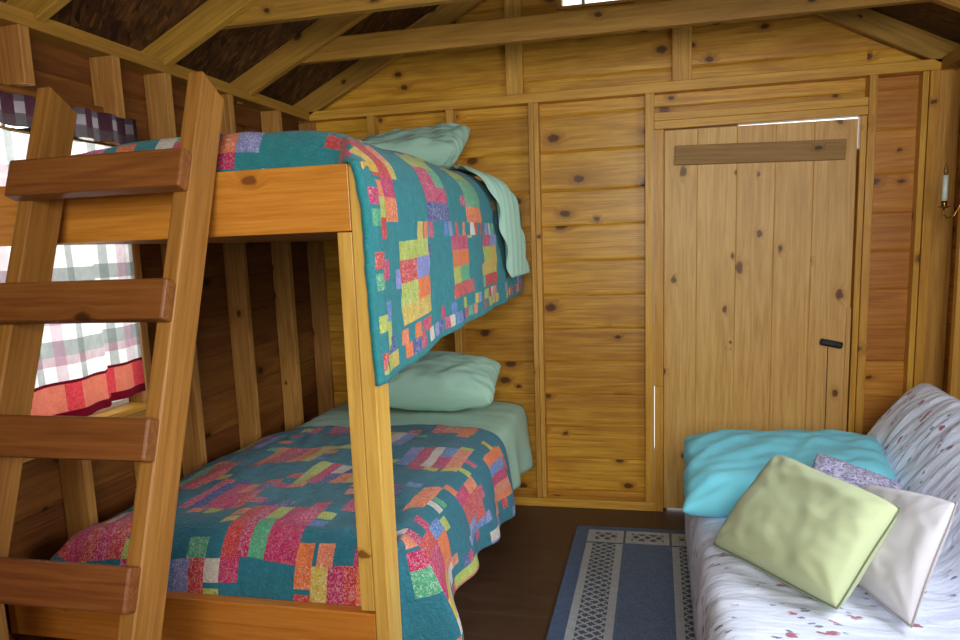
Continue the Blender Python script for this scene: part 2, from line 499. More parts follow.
# far wall: boards left of the door, over it and in the gable
wb = empty('wall_back', (0, YB, 0), kind='structure')
GW = (-0.46, -0.10, 2.422, 2.66)
mb = MB()
wall_rows(mb, 'x', XL - 0.05, 0.89, YB - 0.02, -1, [(-0.028, 0.895, -0.1, 1.875), GW], SEAMS)
mb.build('log_boards', M['pine_back'], wb, bevel=0, smooth=False, clip=ROOF_CLIP)
mb = MB(); wall_rows(mb, 'x', 0.89, XR + 0.05, YB - 0.02, -1, [], SEAMS, zmax=1.999)
mb.build('log_boards', M['pine_niche'], wb, bevel=0)
mb = MB(); wall_rows(mb, 'x', 0.89, XR + 0.05, YB - 0.02, -1, [], [2.0, 2.115, 2.285, 2.455, 2.625])
mb.build('log_boards', M['pine_back'], wb, bevel=0, clip=ROOF_CLIP)
# studs of the far wall
def piece(p0, p1, m, parent, name='stud', **k):
    b = MB(); b.box(p0, p1); return b.build(name, m, parent, **k)
for x0, x1 in ((-1.415, -1.377), (-1.005, -0.967), (-0.598, -0.574), (-0.573, -0.550)):
    piece((x0, 0.0 if x0 < -0.58 else 0.006, 0.045), (x1, 0.086, PZ0), M['stud'], wb)
piece((-0.054, 0, 0.045), (-0.013, 0.086, PZ0), M['trim'], wb)
piece((0.888, 0, 0.0), (0.922, 0.086, PZ0), M['trim'], wb)
piece((1.098, 0.010, 0.0), (1.122, 0.086, PZ0), M['trim'], wb)
piece((1.124, 0, 0.0), (1.160, 0.086, PZ0), M['trim'], wb)
piece((XL, 0, PZ0), (XR, 0.088, PZ1), M['trim'], wb, 'top_plate')
piece((SL, -0.002, 0.0), (-0.012, 0.086, 0.044), M['trim'], wb, 'bottom_plate')
for x0, x1 in ((-0.705, -0.623), (0.066, 0.153)):
    piece((x0, 0.030, PZ1), (x1, 0.068, 2.62), M['stud'], wb, 'gable_stud')

# window high in the gable
w3 = empty('window_3', (-0.28, YB, 2.45), kind='structure')
fr = MB()
x0, x1, z0, z1 = GW
fr.box((x0, 0.06, z0), (x0 + 0.025, 0.13, z1)); fr.box((x1 - 0.025, 0.06, z0), (x1, 0.13, z1))
fr.box((x0 + 0.025, 0.06, z0), (x1 - 0.025, 0.13, z0 + 0.012)); fr.box((x0 + 0.025, 0.06, z1 - 0.02), (x1 - 0.025, 0.13, z1))
fr.build('window_frame', M['trim'], w3)
mu = MB(); mu.box((-0.345, 0.08, z0 + 0.012), (-0.330, 0.11, z1 - 0.02)); mu.build('muntin', M['white_frame'], w3)
pa = MB(); pa.box((x0 + 0.025, 0.094, z0 + 0.012), (x1 - 0.025, 0.098, z1 - 0.02)); pa.build('pane', M['glass'], w3, bevel=0)

# left wall with its window
wl = empty('wall_left', (XL, -2, 0), kind='structure')
LW = (-2.16, -1.49, 0.835, 1.80)
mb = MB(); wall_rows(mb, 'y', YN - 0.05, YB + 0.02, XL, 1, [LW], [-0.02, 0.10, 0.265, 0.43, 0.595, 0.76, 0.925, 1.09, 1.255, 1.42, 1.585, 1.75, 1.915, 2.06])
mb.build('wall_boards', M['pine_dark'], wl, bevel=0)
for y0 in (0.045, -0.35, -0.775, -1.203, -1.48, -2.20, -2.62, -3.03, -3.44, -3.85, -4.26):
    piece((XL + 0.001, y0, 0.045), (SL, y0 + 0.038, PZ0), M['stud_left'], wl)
piece((XL + 0.001, -1.82, 0.045), (SL, -1.782, 0.79), M['stud_left'], wl, 'stud')
piece((XL + 0.001, -1.86, 1.842), (SL, -1.822, PZ0), M['stud_left'], wl, 'stud')
piece((XL - 0.02, YN, PZ0), (SL, -0.001, PZ1), M['rafter'], wl, 'top_plate')
piece((XL + 0.001, YN, 0.0), (SL, -0.003, 0.044), M['stud_left'], wl, 'bottom_plate')
piece((XL + 0.001, -2.16, 1.802), (XL + 0.04, -1.482, 1.84), M['pine_dark'], wl, 'window_header')
piece((XL + 0.001, -2.16, 0.792), (SL, -1.482, 0.83), M['stud_left'], wl, 'window_rough_sill')

w1 = empty('window_1', (XL, -1.82, 0.835), kind='structure')
fr = MB(); y0, y1, z0, z1 = LW
fr.box((XL - 0.06, y0, z0), (XL + 0.02, y0 + 0.03, z1)); fr.box((XL - 0.06, y1 - 0.03, z0), (XL + 0.02, y1, z1))
fr.box((XL - 0.06, y0 + 0.03, z1 - 0.012), (XL + 0.02, y1 - 0.03, z1)); fr.box((XL - 0.06, y0 + 0.03, z0), (XL + 0.02, y1 - 0.03, z0 + 0.03))
fr.build('window_frame', M['white_frame'], w1)
mu = MB(); mu.box((XL - 0.035, y0 + 0.03, 1.285), (XL - 0.005, y1 - 0.03, 1.315)); mu.box((XL - 0.03, -1.86, z0 + 0.03), (XL - 0.01, -1.842, 1.285)); mu.box((XL - 0.03, -1.86, 1.315), (XL - 0.01, -1.842, z1 - 0.012))
mu.build('muntin', M['white_frame'], w1)
pa = MB(); pa.box((XL - 0.022, y0 + 0.03, z0 + 0.03), (XL - 0.018, y1 - 0.03, z1 - 0.012)); pa.build('pane', M['glass'], w1, bevel=0)
piece((XL + 0.001, -2.17, 0.831), (SL + 0.012, -1.484, 0.849), M['trim'], w1, 'stool')

# right wall; unseen window added above the sofa for its light
wr = empty('wall_right', (XR, -2, 0), kind='structure')
RW = (-2.66, -1.44, 0.95, 1.90)
mb = MB(); wall_rows(mb, 'y', YN - 0.05, YB + 0.02, XR, -1, [RW], [-0.02, 0.10, 0.265, 0.43, 0.595, 0.76, 0.925, 1.09, 1.255, 1.42, 1.585, 1.75, 1.915, 2.06])
mb.build('wall_boards', M['pine_niche'], wr, bevel=0)
piece((SR, 0.022, 0.045), (XR - 0.001, 0.060, PZ0), M['stud'], wr)
for y0 in (-0.33, -0.72, -1.08, -1.43, -2.70, -3.10, -3.50, -3.90, -4.3):
    piece((SR, y0, 0.045), (XR - 0.001, y0 + 0.038, PZ0), M['stud'], wr)
piece((SR, YN, PZ0), (XR + 0.02, -0.001, PZ1), M['rafter'], wr, 'top_plate')
piece((SR, YN, 0.0), (XR - 0.001, -0.003, 0.044), M['stud'], wr, 'bottom_plate')
w2 = empty('unseen_window_2', (XR, -2.05, 0.95), kind='structure')
fr = MB(); y0, y1, z0, z1 = RW
fr.box((XR - 0.02, y0, z0), (XR + 0.06, y0 + 0.03, z1)); fr.box((XR - 0.02, y1 - 0.03, z0), (XR + 0.06, y1, z1))
fr.box((XR - 0.02, y0 + 0.03, z1 - 0.03), (XR + 0.06, y1 - 0.03, z1)); fr.box((XR - 0.02, y0 + 0.03, z0), (XR + 0.06, y1 - 0.03, z0 + 0.03))
fr.build('window_frame', M['white_frame'], w2)
pa = MB(); pa.box((XR + 0.018, y0 + 0.03, z0 + 0.03), (XR + 0.022, y1 - 0.03, z1 - 0.03)); pa.build('pane', M['glass'], w2, bevel=0)

# near wall, behind the viewpoint; unseen wide window added to light the sofa
wn = empty('wall_front', (0, YN, 0), kind='structure')
NW = (-0.32, 0.76, 1.18, 2.24)
mb = MB(); wall_rows(mb, 'x', XL - 0.05, XR + 0.05, YN, 1, [NW], SEAMS)
mb.build('log_boards', M['pine_back'], wn, bevel=0, clip=ROOF_CLIP)
w4 = empty('unseen_window_4', (0.22, YN, 1.18), kind='structure')
fr = MB(); x0, x1, z0, z1 = NW
fr.box((x0, YN - 0.06, z0), (x0 + 0.03, YN + 0.02, z1)); fr.box((x1 - 0.03, YN - 0.06, z0), (x1, YN + 0.02, z1))
fr.box((x0 + 0.03, YN - 0.06, z1 - 0.03), (x1 - 0.03, YN + 0.02, z1)); fr.box((x0 + 0.03, YN - 0.06, z0), (x1 - 0.03, YN + 0.02, z0 + 0.03))
fr.build('window_frame', M['white_frame'], w4)
pa = MB(); pa.box((x0 + 0.03, YN - 0.022, z0 + 0.03), (x1 - 0.03, YN - 0.018, z1 - 0.03)); pa.build('pane', M['glass'], w4, bevel=0)

# roof: decking, rafters, collar ties
ce = empty('ceiling', (RX, -2.2, 2.0), kind='structure')
for sgn in (-1, 1):
    xe = RX + sgn * 1.72
    ps = []
    for y in (YN - 0.12, 0.20):
        for (x, dz) in ((RX, 0.002), (xe, 0.002), (xe, 0.016), (RX, 0.016)):
            ps.append((x, y, roof_top(x) + dz))
    fs = [(0, 1, 2, 3), (7, 6, 5, 4), (0, 4, 5, 1), (1, 5, 6, 2), (2, 6, 7, 3), (3, 7, 4, 0)]
    mesh_obj('roof_decking', ps, fs, M['osb'], ce, smooth=False)
for k, yf in enumerate((0.0, -0.60, -1.20, -1.80, -2.40, -3.0, -3.6, -4.2)):
    for sgn in (-1, 1):
        b = MB()
        xe = RX + sgn * 1.525
        mid = lambda x: (roof_top(x) + roof_low(x)) / 2
        b.board((xe, yf + 0.019, mid(xe)), (RX + sgn * 0.002, yf + 0.019, mid(RX)), (0, 0, 1), 0.0915, 0.038)
        cl = [((xe - sgn * 0.0, 0, 0), (sgn, 0, 0)), ((RX, 0, 0), (-sgn, 0, 0))]
        b.build('rafter', M['rafter'], ce, clip=None)
    if k in (1, 2, 4, 6):
        b = MB(); b.board((RX - 1.36, yf + 0.058, 2.190), (RX + 1.36, yf + 0.058, 2.190), (0, 0, 1), 0.092, 0.036)
        b.build('collar_tie', M['rafter'], ce, clip=ROOF_CLIP)

# ------------------------------------------------------------------ the door
d1 = empty('door_1', (0.44, 0.02, 0.0), kind='structure')
for p0, p1 in (((-0.0125, -0.003, 0.635), (0.031, 0.07, 1.836)), ((-0.0090, -0.003, 0.31), (0.031, 0.07, 0.634)), ((-0.0125, -0.003, 0.0), (0.031, 0.07, 0.309))):
    piece(p0, p1, M['trim'], d1, 'door_jamb')
piece((0.861, 0.004, 0.0), (0.886, 0.07, 1.836), M['trim'], d1, 'door_jamb')
piece((-0.0128, -0.004, 1.837), (0.887, 0.07, 1.874), M['trim'], d1, 'door_head')
piece((-0.0128, 0.0, 1.875), (0.887, 0.07, 1.911), M['trim'], d1, 'door_head')
for p0, p1 in (((0.031, 0.054, 0.0), (0.050, 0.070, 1.836)), ((0.842, 0.054, 0.0), (0.861, 0.070, 1.70)), ((0.050, 0.054, 1.80), (0.36, 0.070, 1.836))):
    piece(p0, p1, M['trim'], d1, 'unseen_gap_stop')  # unseen strips added to block light round the leaf, left open top right
# leaf: planks as one slab, sagging at its latch side so that daylight shows along the top
def top_z(x): return 1.8325 - (x - 0.033) / 0.82 * 0.0065
dl = MB()
edges = [0.033, 0.181, 0.354, 0.518, 0.679, 0.853]
for a, b in zip(edges[:-1], edges[1:]):
    i0 = len(dl.v); r = random.random(); o = V((random.uniform(0, 40), random.uniform(0, 40), random.uniform(0, 40)))
    a2, b2 = a, b
    at_, bt_ = a2, b2
    if b > 0.85: bt_ = 0.8525
    for (x, z) in ((a2, 0.012), (b2, 0.012), (b2, 1.62), (bt_, top_z(bt_)), (at_, top_z(at_))):
        for y in (0.020, 0.052):
            dl.v.append(V((x, y, z))); dl.gc.append(o + V((x - a, y, z))); dl.rn.append(r)
    q = i0
    dl.f += [(q, q+2, q+4, q+6, q+8), (q+1, q+9, q+7, q+5, q+3)]
    for j in range(5):
        k = (j + 1) % 5
        dl.f.append((q+2*j, q+2*j+1, q+2*k+1, q+2*k))
leaf = dl.build('door_leaf', M['door'], d1, bevel=0.003)
b = MB(); b.board((0.079, 0.008, 1.716), (0.805, 0.008, 1.697), (0, 0, 1), 0.087, 0.022); tag(b.build('batten', M['batten'], d1), 'greyish brown cross board')
b = MB(); b.box((0.836, 0.012, 0.03), (0.855, 0.022, 1.00)); b.build('edge_strip', M['door'], d1, bevel=0.001)
b = MB(); b.box((0.762, 0.0185, 0.25), (0.766, 0.022, 0.82)); b.build('crack', M['crack'], d1, bevel=0)
for dz in (0.42, 1.60):
    pass
lt = MB(); lt.board((0.727, 0.004, 0.848), (0.822, 0.004, 0.828), (0, 0, 1), 0.030, 0.030)
lo = lt.build('latch', M['black'], d1, bevel=0.008); tag(lo, 'black turn latch')
for x, z in ((0.757, 0.842), (0.775, 0.838)):
    s = lathe('screw', [(0.0035, 0), (0.0035, 0.0015), (0.001, 0.002)], (0, 0, 0), M['steel'], lo, 10)
    s.rotation_euler = (math.pi / 2, 0, 0); s.location = V((x, -0.0105, z)) - base_of(lo)
st = lathe('knob', [(0.006, 0), (0.006, 0.02), (0.004, 0.022)], (0, 0, 0), M['batten'], d1, 12)
st.rotation_euler = (math.pi / 2, 0, 0); st.location = V((0.777, 0.020, 0.866)) - base_of(d1)

# ------------------------------------------------------------------ bunk bed
BX0, BX1 = -1.665, -0.645
YF, YH = -2.08, 0.0
bk = empty('bunk_bed', ((BX0 + BX1) / 2, (YF + YH) / 2, 0), 'wooden twin bunk bed frame of yellow pine posts and wide orange rails', 'bunk bed')
PW = 0.036
# near right corner: outer post and inner cleat side by side, their edges to the viewer
piece((BX1 - PW, YF, 0), (BX1, YF + 0.089, 1.545), M['post'], bk, 'post')
piece((BX1 - PW - 0.001 - PW, YF, 0.455), (BX1 - PW - 0.001, YF + 0.089, 1.388), M['post'], bk, 'inner_post')
for x0 in (BX1 - PW,):
    piece((x0, YH - 0.105, 1.17), (x0 + PW, YH - 0.006, 1.53), M['stud'], bk, 'head_cleat')
piece((-1.672, YF, 1.390), (BX1 - PW - 0.001, YF + 0.037, 1.5415), M['rail'], bk, 'foot_rail')
piece((-1.80, YF, 0.296), (BX1 - PW - 0.001, YF + 0.037, 0.448), M['rail'], bk, 'foot_rail')
for z in (1.390, 0.296):
    piece((-1.715, YH - 0.045, z), (BX1 - PW - 0.001, YH - 0.008, z + 0.15), M['rail'], bk, 'head_rail')
    for x0 in (BX1 - PW - 0.038, BX0 + PW + 0.001):
        piece((x0, YF + 0.092, z), (x0 + 0.037, YH - 0.108, z + 0.15), M['rail'], bk, 'side_rail')
    piece((BX0 + PW + 0.045, YF + 0.045, z + 0.001), (BX1 - PW - 0.045, YH - 0.05, z + 0.014), M['ladder'], bk, 'mattress_board')

# ------------------------------------------------------------------ leaning ladder
ld = empty('bunk_ladder', (-1.225, -2.6, 0), 'leaning pine ladder with flat board rungs against the foot of the bunk', 'ladder')
A = V((0, -2.122, 1.762)); Bq = V((0, -2.553, 0.607))
dr = (Bq - A).normalized()                      # down the front edge
nb = V((0, -dr.z, dr.y)); nb = nb if nb.y > 0 else -nb   # towards the bunk
foot_t = (A.z - 0.0) / -dr.z
W = 0.0945
for xr in (-1.0, -1.4115):
    b = MB(); o = V((random.uniform(0, 40), 3, 7)); rr = 0.6
    tb = V((0, A.y + 0.083, A.z - 0.052))       # top is cut slantwise
    f_t = A; f_b = A + dr * foot_t
    back_b = f_b + nb * W; sb = back_b.z / -dr.z; back_b = back_b + dr * sb
    for x in (xr - 0.0385, xr):
        for p in (f_t, f_b, back_b, tb):
            b.v.append(V((x, p.y, p.z))); q = p - A
            b.gc.append(o + V((q.dot(nb), x - xr, q.dot(dr)))); b.rn.append(rr)
    b.f += [(0, 1, 2, 3), (7, 6, 5, 4), (0, 4, 5, 1), (1, 5, 6, 2), (2, 6, 7, 3), (3, 7, 4, 0)]
    b.build('side_rail', M['ladder'], ld, bevel=0.004)
fn = -nb
for k in range(6):
    zt = 1.583 - 0.277 * k
    # front plane of rung: 0.04 in front of the rails
    P0 = A + fn * 0.0195
    s = (P0.z - zt) / -dr.z; top = P0 + dr * (s + 0.006)
    c = top + dr * 0.0455
    b = MB(); b.board((-1.452 + random.uniform(-.004, .004), c.y, c.z), (-0.999, c.y, c.z), dr, 0.089, 0.037)
    b.build('rung', M['rung'], ld, bevel=0.005)

# ------------------------------------------------------------------ cloth tools
def nz(x, y, z=0.0): return noise.noise(V((x, y, z)))

def sheet(name, fn, ns, nt, m, thick=0.0, colfn=None, pcfn=None, parent=None, base=None):
    """surface from fn(u,v) on a ns x nt grid; colour per cell colfn(u,v); pc = texture coordinate"""
    vs = []; pcs = []
    for j in range(nt + 1):
        for i in range(ns + 1):
            u, v = i / ns, j / nt
            vs.append(fn(u, v)); pcs.append(pcfn(u, v) if pcfn else (u, v, 0))
    fs = []; cols = []
    for j in range(nt):
        for i in range(ns):
            a = j * (ns + 1) + i
            fs.append((a, a + 1, a + ns + 2, a + ns + 1))
            if colfn: cols.append(colfn((i + .5) / ns, (j + .5) / nt))
    me = bpy.data.meshes.new(name)
    b = V(base) if base is not None else base_of(parent)
    me.from_pydata([tuple(V(p) - b) for p in vs], [], fs)
    at = me.attributes.new('pc', 'FLOAT_VECTOR', 'POINT'); at.data.foreach_set('vector', [c for p in pcs for c in p])
    for p in me.polygons: p.use_smooth = True
    me.materials.append(m)
    o = bpy.data.objects.new(name, me); COL.objects.link(o)
    if parent: o.parent = parent
    else: o.location = b
    if colfn: set_face_cols(o, cols)
    if thick:
        md = o.modifiers.new('thick', 'SOLIDIFY'); md.thickness = abs(thick); md.offset = -1 if thick > 0 else 1
    return o

def path_sampler(pts):
    """arc-length sampler of a polyline [(x,z),...] smoothed"""
    P = [np.array(p, float) for p in pts]
    for _ in range(2):
        Q = [P[0]]
        for a, b in zip(P[:-1], P[1:]):
            Q += [a * .75 + b * .25, a * .25 + b * .75]
        Q.append(P[-1]); P = Q
    d = [0]
    for a, b in zip(P[:-1], P[1:]): d.append(d[-1] + np.linalg.norm(b - a))
    d = np.array(d); P = np.array(P)
    def f(s): return float(np.interp(s, d, P[:, 0])), float(np.interp(s, d, P[:, 1]))
    return f, float(d[-1])

PAL = {'mag': 'C2185E', 'ora': 'E8702A', 'lim': 'AEBE3E', 'yel': 'D0B034', 'lav': '8088C8', 'red': 'CC2A30', 'whi': 'D6CBBE',
       'cor': 'E27A52', 'nav': '24408C', 'grn': '48A87C', 'aqu': '38B8B8', 'pnk': 'E0609C', 'blu': '4A7CC0'}
PL = {k: tuple(0.80 * c + 0.006 for c in lin(v)[:3]) for k, v in PAL.items()}
BRIGHT = ['mag', 'ora', 'lim', 'lav', 'red', 'cor', 'yel', 'grn', 'whi', 'mag', 'mag', 'ora', 'lim', 'red', 'nav', 'blu']

class Quilt:
    """plain teal squares alternating with squares of printed strips, rows parted by a line of small squares"""
    def __init__(self, seed, teal, width, length, blk, strips, sash, border, s_off=0.0, t_off=0.0, fill=1.0):
        self.r = random.Random(seed); self.teal = lin(teal)[:3]
        self.w = width; self.l = length; self.blk = blk; self.n = strips; self.sash = sash
        self.border = border; self.so = s_off; self.to = t_off; self.fill = fill
        self.mem = {}
    def pick(self, key, p=1.0):
        if key not in self.mem:
            c = self.r.choice(BRIGHT)
            self.mem[key] = (PL[c] + (self.r.choice((.45, .8, .95)),), self.r.random(), self.r.random())
        c, a, b = self.mem[key]
        return c if a < p else None
    def __call__(self, s, t):
        T = self.teal + (0.06,)
        e1 = self.w - s; e2 = t if s > self.w - 0.62 else 9; e = min(e1, e2, self.l - t)
        if self.border:
            if e < 0.014: return (T[0] * .9, T[1] * 1.05, T[2], 0.05)
            if e < 0.024: return T
            if e < 0.024 + 2 * 0.044:
                lane = int((e - 0.024) / 0.044)
                side = 0 if e == e1 else 1
                run = (t if e == e1 else s) / 0.052 + lane * 0.5
                fr = run % 1
                c = self.pick(('b', side, lane, int(run)), 0.72)
                if c and 0.05 < fr < 0.95 and ((e - 0.024) % 0.044) < 0.041: return c
                return T
        row_h = self.blk + self.sash
        ss = e1 - self.so                               # counted up from the hem
        row = math.floor(ss / row_h); f = ss - row * row_h
        tt = (t - self.to)
        if f > self.blk:
            q = tt / 0.050; c = self.pick(('s', row, math.floor(q)), 0.42)
            if c and 0.06 < q % 1 < 0.94: return c
            return T
        shift = tt + (0.0 if row % 2 == 0 else self.blk)
        b = math.floor(shift / self.blk); g = shift - b * self.blk
        if b % 2 == 0:
            if self.pick(('blk', row, b), self.fill) is None: return T
            k = min(self.n - 1, int(f / self.blk * self.n))
            c = self.pick(('p', row, b, k), 0.95) or T
            _, a1, a2 = self.mem[('p', row, b, k)]
            if a2 < 0.3 and g > self.blk * 0.55: c = self.pick(('q', row, b, k)) or T
            return c
        q = f / 0.055
        for lane, lo in ((0, 0.0), (1, self.blk - 0.045)):
            if lo < g < lo + 0.045:
                c = self.pick(('n', row, b, lane, int(q)), 0.28)
                if c and 0.05 < q % 1 < 0.95: return c
        return T

# ------------------------------------------------------------------ mattresses
def mattress(name, x0, x1, y0, y1, z0, z1, label):
    vs = []; n = 10
    b = MB(); b.box((x0, y0, z0), (x1, y1, z1))
    o = b.build(name, M['ticking'], None, bevel=0)
    md = o.modifiers.new('round', 'BEVEL'); md.width = 0.05; md.segments = 4
    c = V(((x0 + x1) / 2, (y0 + y1) / 2, z0))
    for v in o.data.vertices: v.co -= c
    o.location = c
    return tag(o, label, 'mattress')
mattress('mattress', -1.60, -0.725, -1.95, -0.06, 1.405, 1.56, 'mattress on the upper bunk under the patchwork quilt')
mattress('mattress', -1.61, -0.725, -1.90, -0.06, 0.311, 0.535, 'mattress on the lower bunk under the patchwork quilt')

# ------------------------------------------------------------------ upper quilt
def sm(a, b, x):
    t = min(1, max(0, (x - a) / (b - a))); return t * t * (3 - 2 * t)
UQ_Y0, UQ_Y1 = -2.105, -0.10
upath, UL = path_sampler([(-1.62, 1.56), (-1.60, 1.605), (-1.4, 1.64), (-1.1, 1.646), (-0.85, 1.641), (-0.75, 1.628), (-0.69, 1.598), (-0.652, 1.560), (-0.630, 1.50), (-0.624, 1.43), (-0.622, 1.25), (-0.618, 1.0)])
HANGZ = lambda y: np.interp(y, [-2.14, -1.87, -1.55, -1.18, -0.65, -0.11], [1.03, 1.045, 1.078, 1.09, 1.10, 1.117])
WU = UQ_Y1 - UQ_Y0
def uq(u, v):
    y = UQ_Y0 + (UQ_Y1 - UQ_Y0) * v
    s = u * UL
    # shorten the hang so that the hem follows the photo's slope
    hz = float(HANGZ(y)); drop = 1.545 - 1.0
    x, z = upath(s)
    if z < 1.545 and x > -0.7:
        z = 1.545 - (1.545 - z) * (1.545 - hz) / drop
    top = sm(1.50, 1.60, z)
    hang = 1 - top if x > -0.72 else 0.0
    yy = y
    if z > 1.545:                                 # on the bed: the foot end rolls down behind the rail, over the post top
        kk = sm(1.545, 1.60, z) if x > -0.8 else 1.0
        k = 1 - sm(-0.735, -0.665, x)
        t = v * WU; FD = 0.125
        edge = UQ_Y0 + 0.07 * k
        if t < FD:
            ang = (1 - t / FD) * math.pi / 2
            yr = edge + 0.060 - 0.060 * math.sin(ang); dz = (z - 1.548 + 0.012 * k) * (1 - math.cos(ang)) ** 0.8
        else:
            yr = edge + 0.060 + (t - FD) * (WU - 0.07 * k - 0.060) / (WU - FD); dz = 0.0
        yy = yr * kk + y * (1 - kk)
        z -= max(0.0, dz)
    z += top * (0.010 * nz(x * 5, y * 5, 1.3) + 0.005 * nz(x * 14, y * 14, 2.1))
    z += top * 0.02 * sm(-1.2, -0.6, y) * 0
    x += hang * (0.010 * nz(y * 5, z * 2, 4.0) + 0.006 * math.sin(y * 17 + 3 * nz(y * 2, z)) * (1.55 - z) * 2 + 0.004 * nz(y * 22, z * 22, 6))
    x -= hang * 0.002 + hang * 0.012 * (1 - sm(0.0, 0.05, v * WU))
    return (x, yy, z)
qu = Quilt(11, '23787F', UL, UQ_Y1 - UQ_Y0, 0.238, 4, 0.052, True, 0.112, 0.205)
WU = UQ_Y1 - UQ_Y0
def uqcol(s, t):
    if 0.045 < t < 0.19 and 0.60 < s < 0.72:
        return (PL['ora'] if s < 0.655 else PL['cor'] if t > 0.12 and s < 0.67 else PL['lav']) + (0.9,)
    if 0.03 < t < 0.14 and 0.10 < s < 0.26: return (PL['lim'] if s < 0.18 else PL['pnk']) + (0.8,)
    if 0.06 < t < 0.12 and 0.98 < s < 1.05: return PL['yel'] + (0.8,)
    return qu(s, t)
o = sheet('quilt', uq, 150, 170, M['quilt'], 0.012, lambda u, v: uqcol(u * UL, v * WU), lambda u, v: (u * UL, v * WU, 0), base=(-1.1, -1.1, 1.5))
tag(o, 'teal patchwork quilt on the upper bunk hanging over its side', 'quilt')

# ------------------------------------------------------------------ lower quilt
LQ_Y0, LQ_Y1 = -2.05, -0.80
lpath, LL = path_sampler([(-1.712, 0.44), (-1.70, 0.52), (-1.64, 0.575), (-1.4, 0.598), (-1.1, 0.612), (-0.85, 0.618), (-0.72, 0.613), (-0.64, 0.590), (-0.600, 0.545), (-0.585, 0.47), (-0.578, 0.38), (-0.57, 0.25)])
LQF = 0.17      # cloth length of the foot end, rolled down behind the rail
def lq(u, v):
    t = v * WL
    x, z = lpath(u * LL)
    side = sm(-0.73, -0.655, x)
    y = LQ_Y0 + max(0.0, t - LQF) + 0.115
    drop = 0.0
    if t < LQF:
        ang = (1 - t / LQF) * math.pi / 2
        y = LQ_Y0 + 0.115 - 0.105 * math.sin(ang); drop = 0.180 * (1 - math.cos(ang)) ** 0.85
    ys = -1.982 + t * (LQ_Y1 + 1.982) / WL
    k = 1 - side
    y = y * k + ys * side
    hz = float(np.interp(y, [-2.0, -1.93, -1.85, -1.77, -1.55, -1.27, -0.85, -0.7], [0.13, 0.17, 0.27, 0.345, 0.345, 0.32, 0.28, 0.26]))
    if z < 0.545 and x > -0.7: z = 0.545 - (0.545 - z) * (0.545 - hz) / (0.545 - 0.25)
    z -= drop * k * sm(-1.72, -1.62, x)
    top = sm(0.40, 0.52, z)
    z += top * (0.013 * nz(x * 4, y * 4, 7.3) + 0.007 * nz(x * 13, y * 9, 2.7) + 0.003 * nz(x * 30, y * 26, 2.7))
    low = sm(0.56, 0.30, z) * side
    x += low * (0.016 * math.sin(y * 19 + 2 * nz(y * 3, 1.0)) + 0.012 * nz(y * 7, z * 4, 3.0)) + low * 0.012
    x += side * (1 - sm(-2.0, -1.76, y)) * (0.01 + 0.06 * low)
    tuck = side * (1 - sm(0.0, 0.085, t)) * sm(0.63, 0.55, z)
    x = x * (1 - tuck) + (-0.655) * tuck
    return (x, y, z)
WL = LQ_Y1 - LQ_Y0 + 0.06
ql = Quilt(29, '22697A', LL, WL + 0.1, 0.225, 5, 0.045, False, 0.10, 0.075, 0.97)
o = sheet('quilt', lq, 130, 120, M['quilt'], 0.012, lambda u, v: ql(u * LL, v * WL), lambda u, v: (u * LL + 5, v * WL, 0), base=(-1.1, -1.4, 0.5))
tag(o, 'teal patchwork quilt spread over the lower bunk', 'quilt')

# ------------------------------------------------------------------ sheets
spath, SLn = path_sampler([(-1.66, 0.46), (-1.655, 0.52), (-1.6, 0.555), (-1.3, 0.568), (-0.9, 0.572), (-0.72, 0.568), (-0.645, 0.548), (-0.630, 0.50), (-0.622, 0.42), (-0.615, 0.26)])
def ls(u, v):
    y = -1.00 + (0.92) * v
    x, z = spath(u * SLn)
    low = sm(0.54, 0.30, z) * sm(-0.66, -0.60, x)
    z += 0.006 * nz(x * 6, y * 12, 1.0) * (1 - low)
    x += low * (0.018 * math.sin(y * 24 + nz(y * 4, 2)) + 0.02 * sm(-0.5, -0.1, y))
    if low > 0: z += low * 0.03 * (y + 0.5)
    return (x, y, z)
o = sheet('bed_sheet', ls, 90, 50, M['mint_sheet'], 0.004, base=(-1.1, -0.5, 0.5))
tag(o, 'mint green sheet on the lower bunk under the pillow', 'sheet')
tpath, TL_ = path_sampler([(-1.60, 1.655), (-1.3, 1.665), (-1.0, 1.667), (-0.82, 1.662), (-0.73, 1.648), (-0.648, 1.612), (-0.604, 1.555), (-0.598, 1.46), (-0.598, 1.205)])
def us(u, v):
    y = -0.66 + 0.44 * v
    x, z = tpath(u * TL_)
    low = sm(1.6, 1.3, z)
    y += 0.06 - 0.27 * sm(-0.9, -0.66, x) * (1 - min(1.0, max(0.0, (1.6 - z) / 0.4)))
    z += 0.006 * nz(x * 6, y * 12, 5.0) * (1 - low) + 0.006 * math.sin(y * 60) * sm(-1.0, -0.8, x) * (1 - low)
    x += low * 0.010 + sm(-0.7, -0.62, x) * (0.010 * math.sin(y * 62 + nz(y * 3, z * 3) * 2))
    y += low * 0.02 * nz(y * 4, z * 4)
    return (x, y, z)
o = sheet('bed_sheet', us, 90, 60, M['mint_sheet'], 0.004, base=(-1.1, -0.4, 1.6))
tag(o, 'pale mint sheet turned down over the upper bunk side', 'sheet')

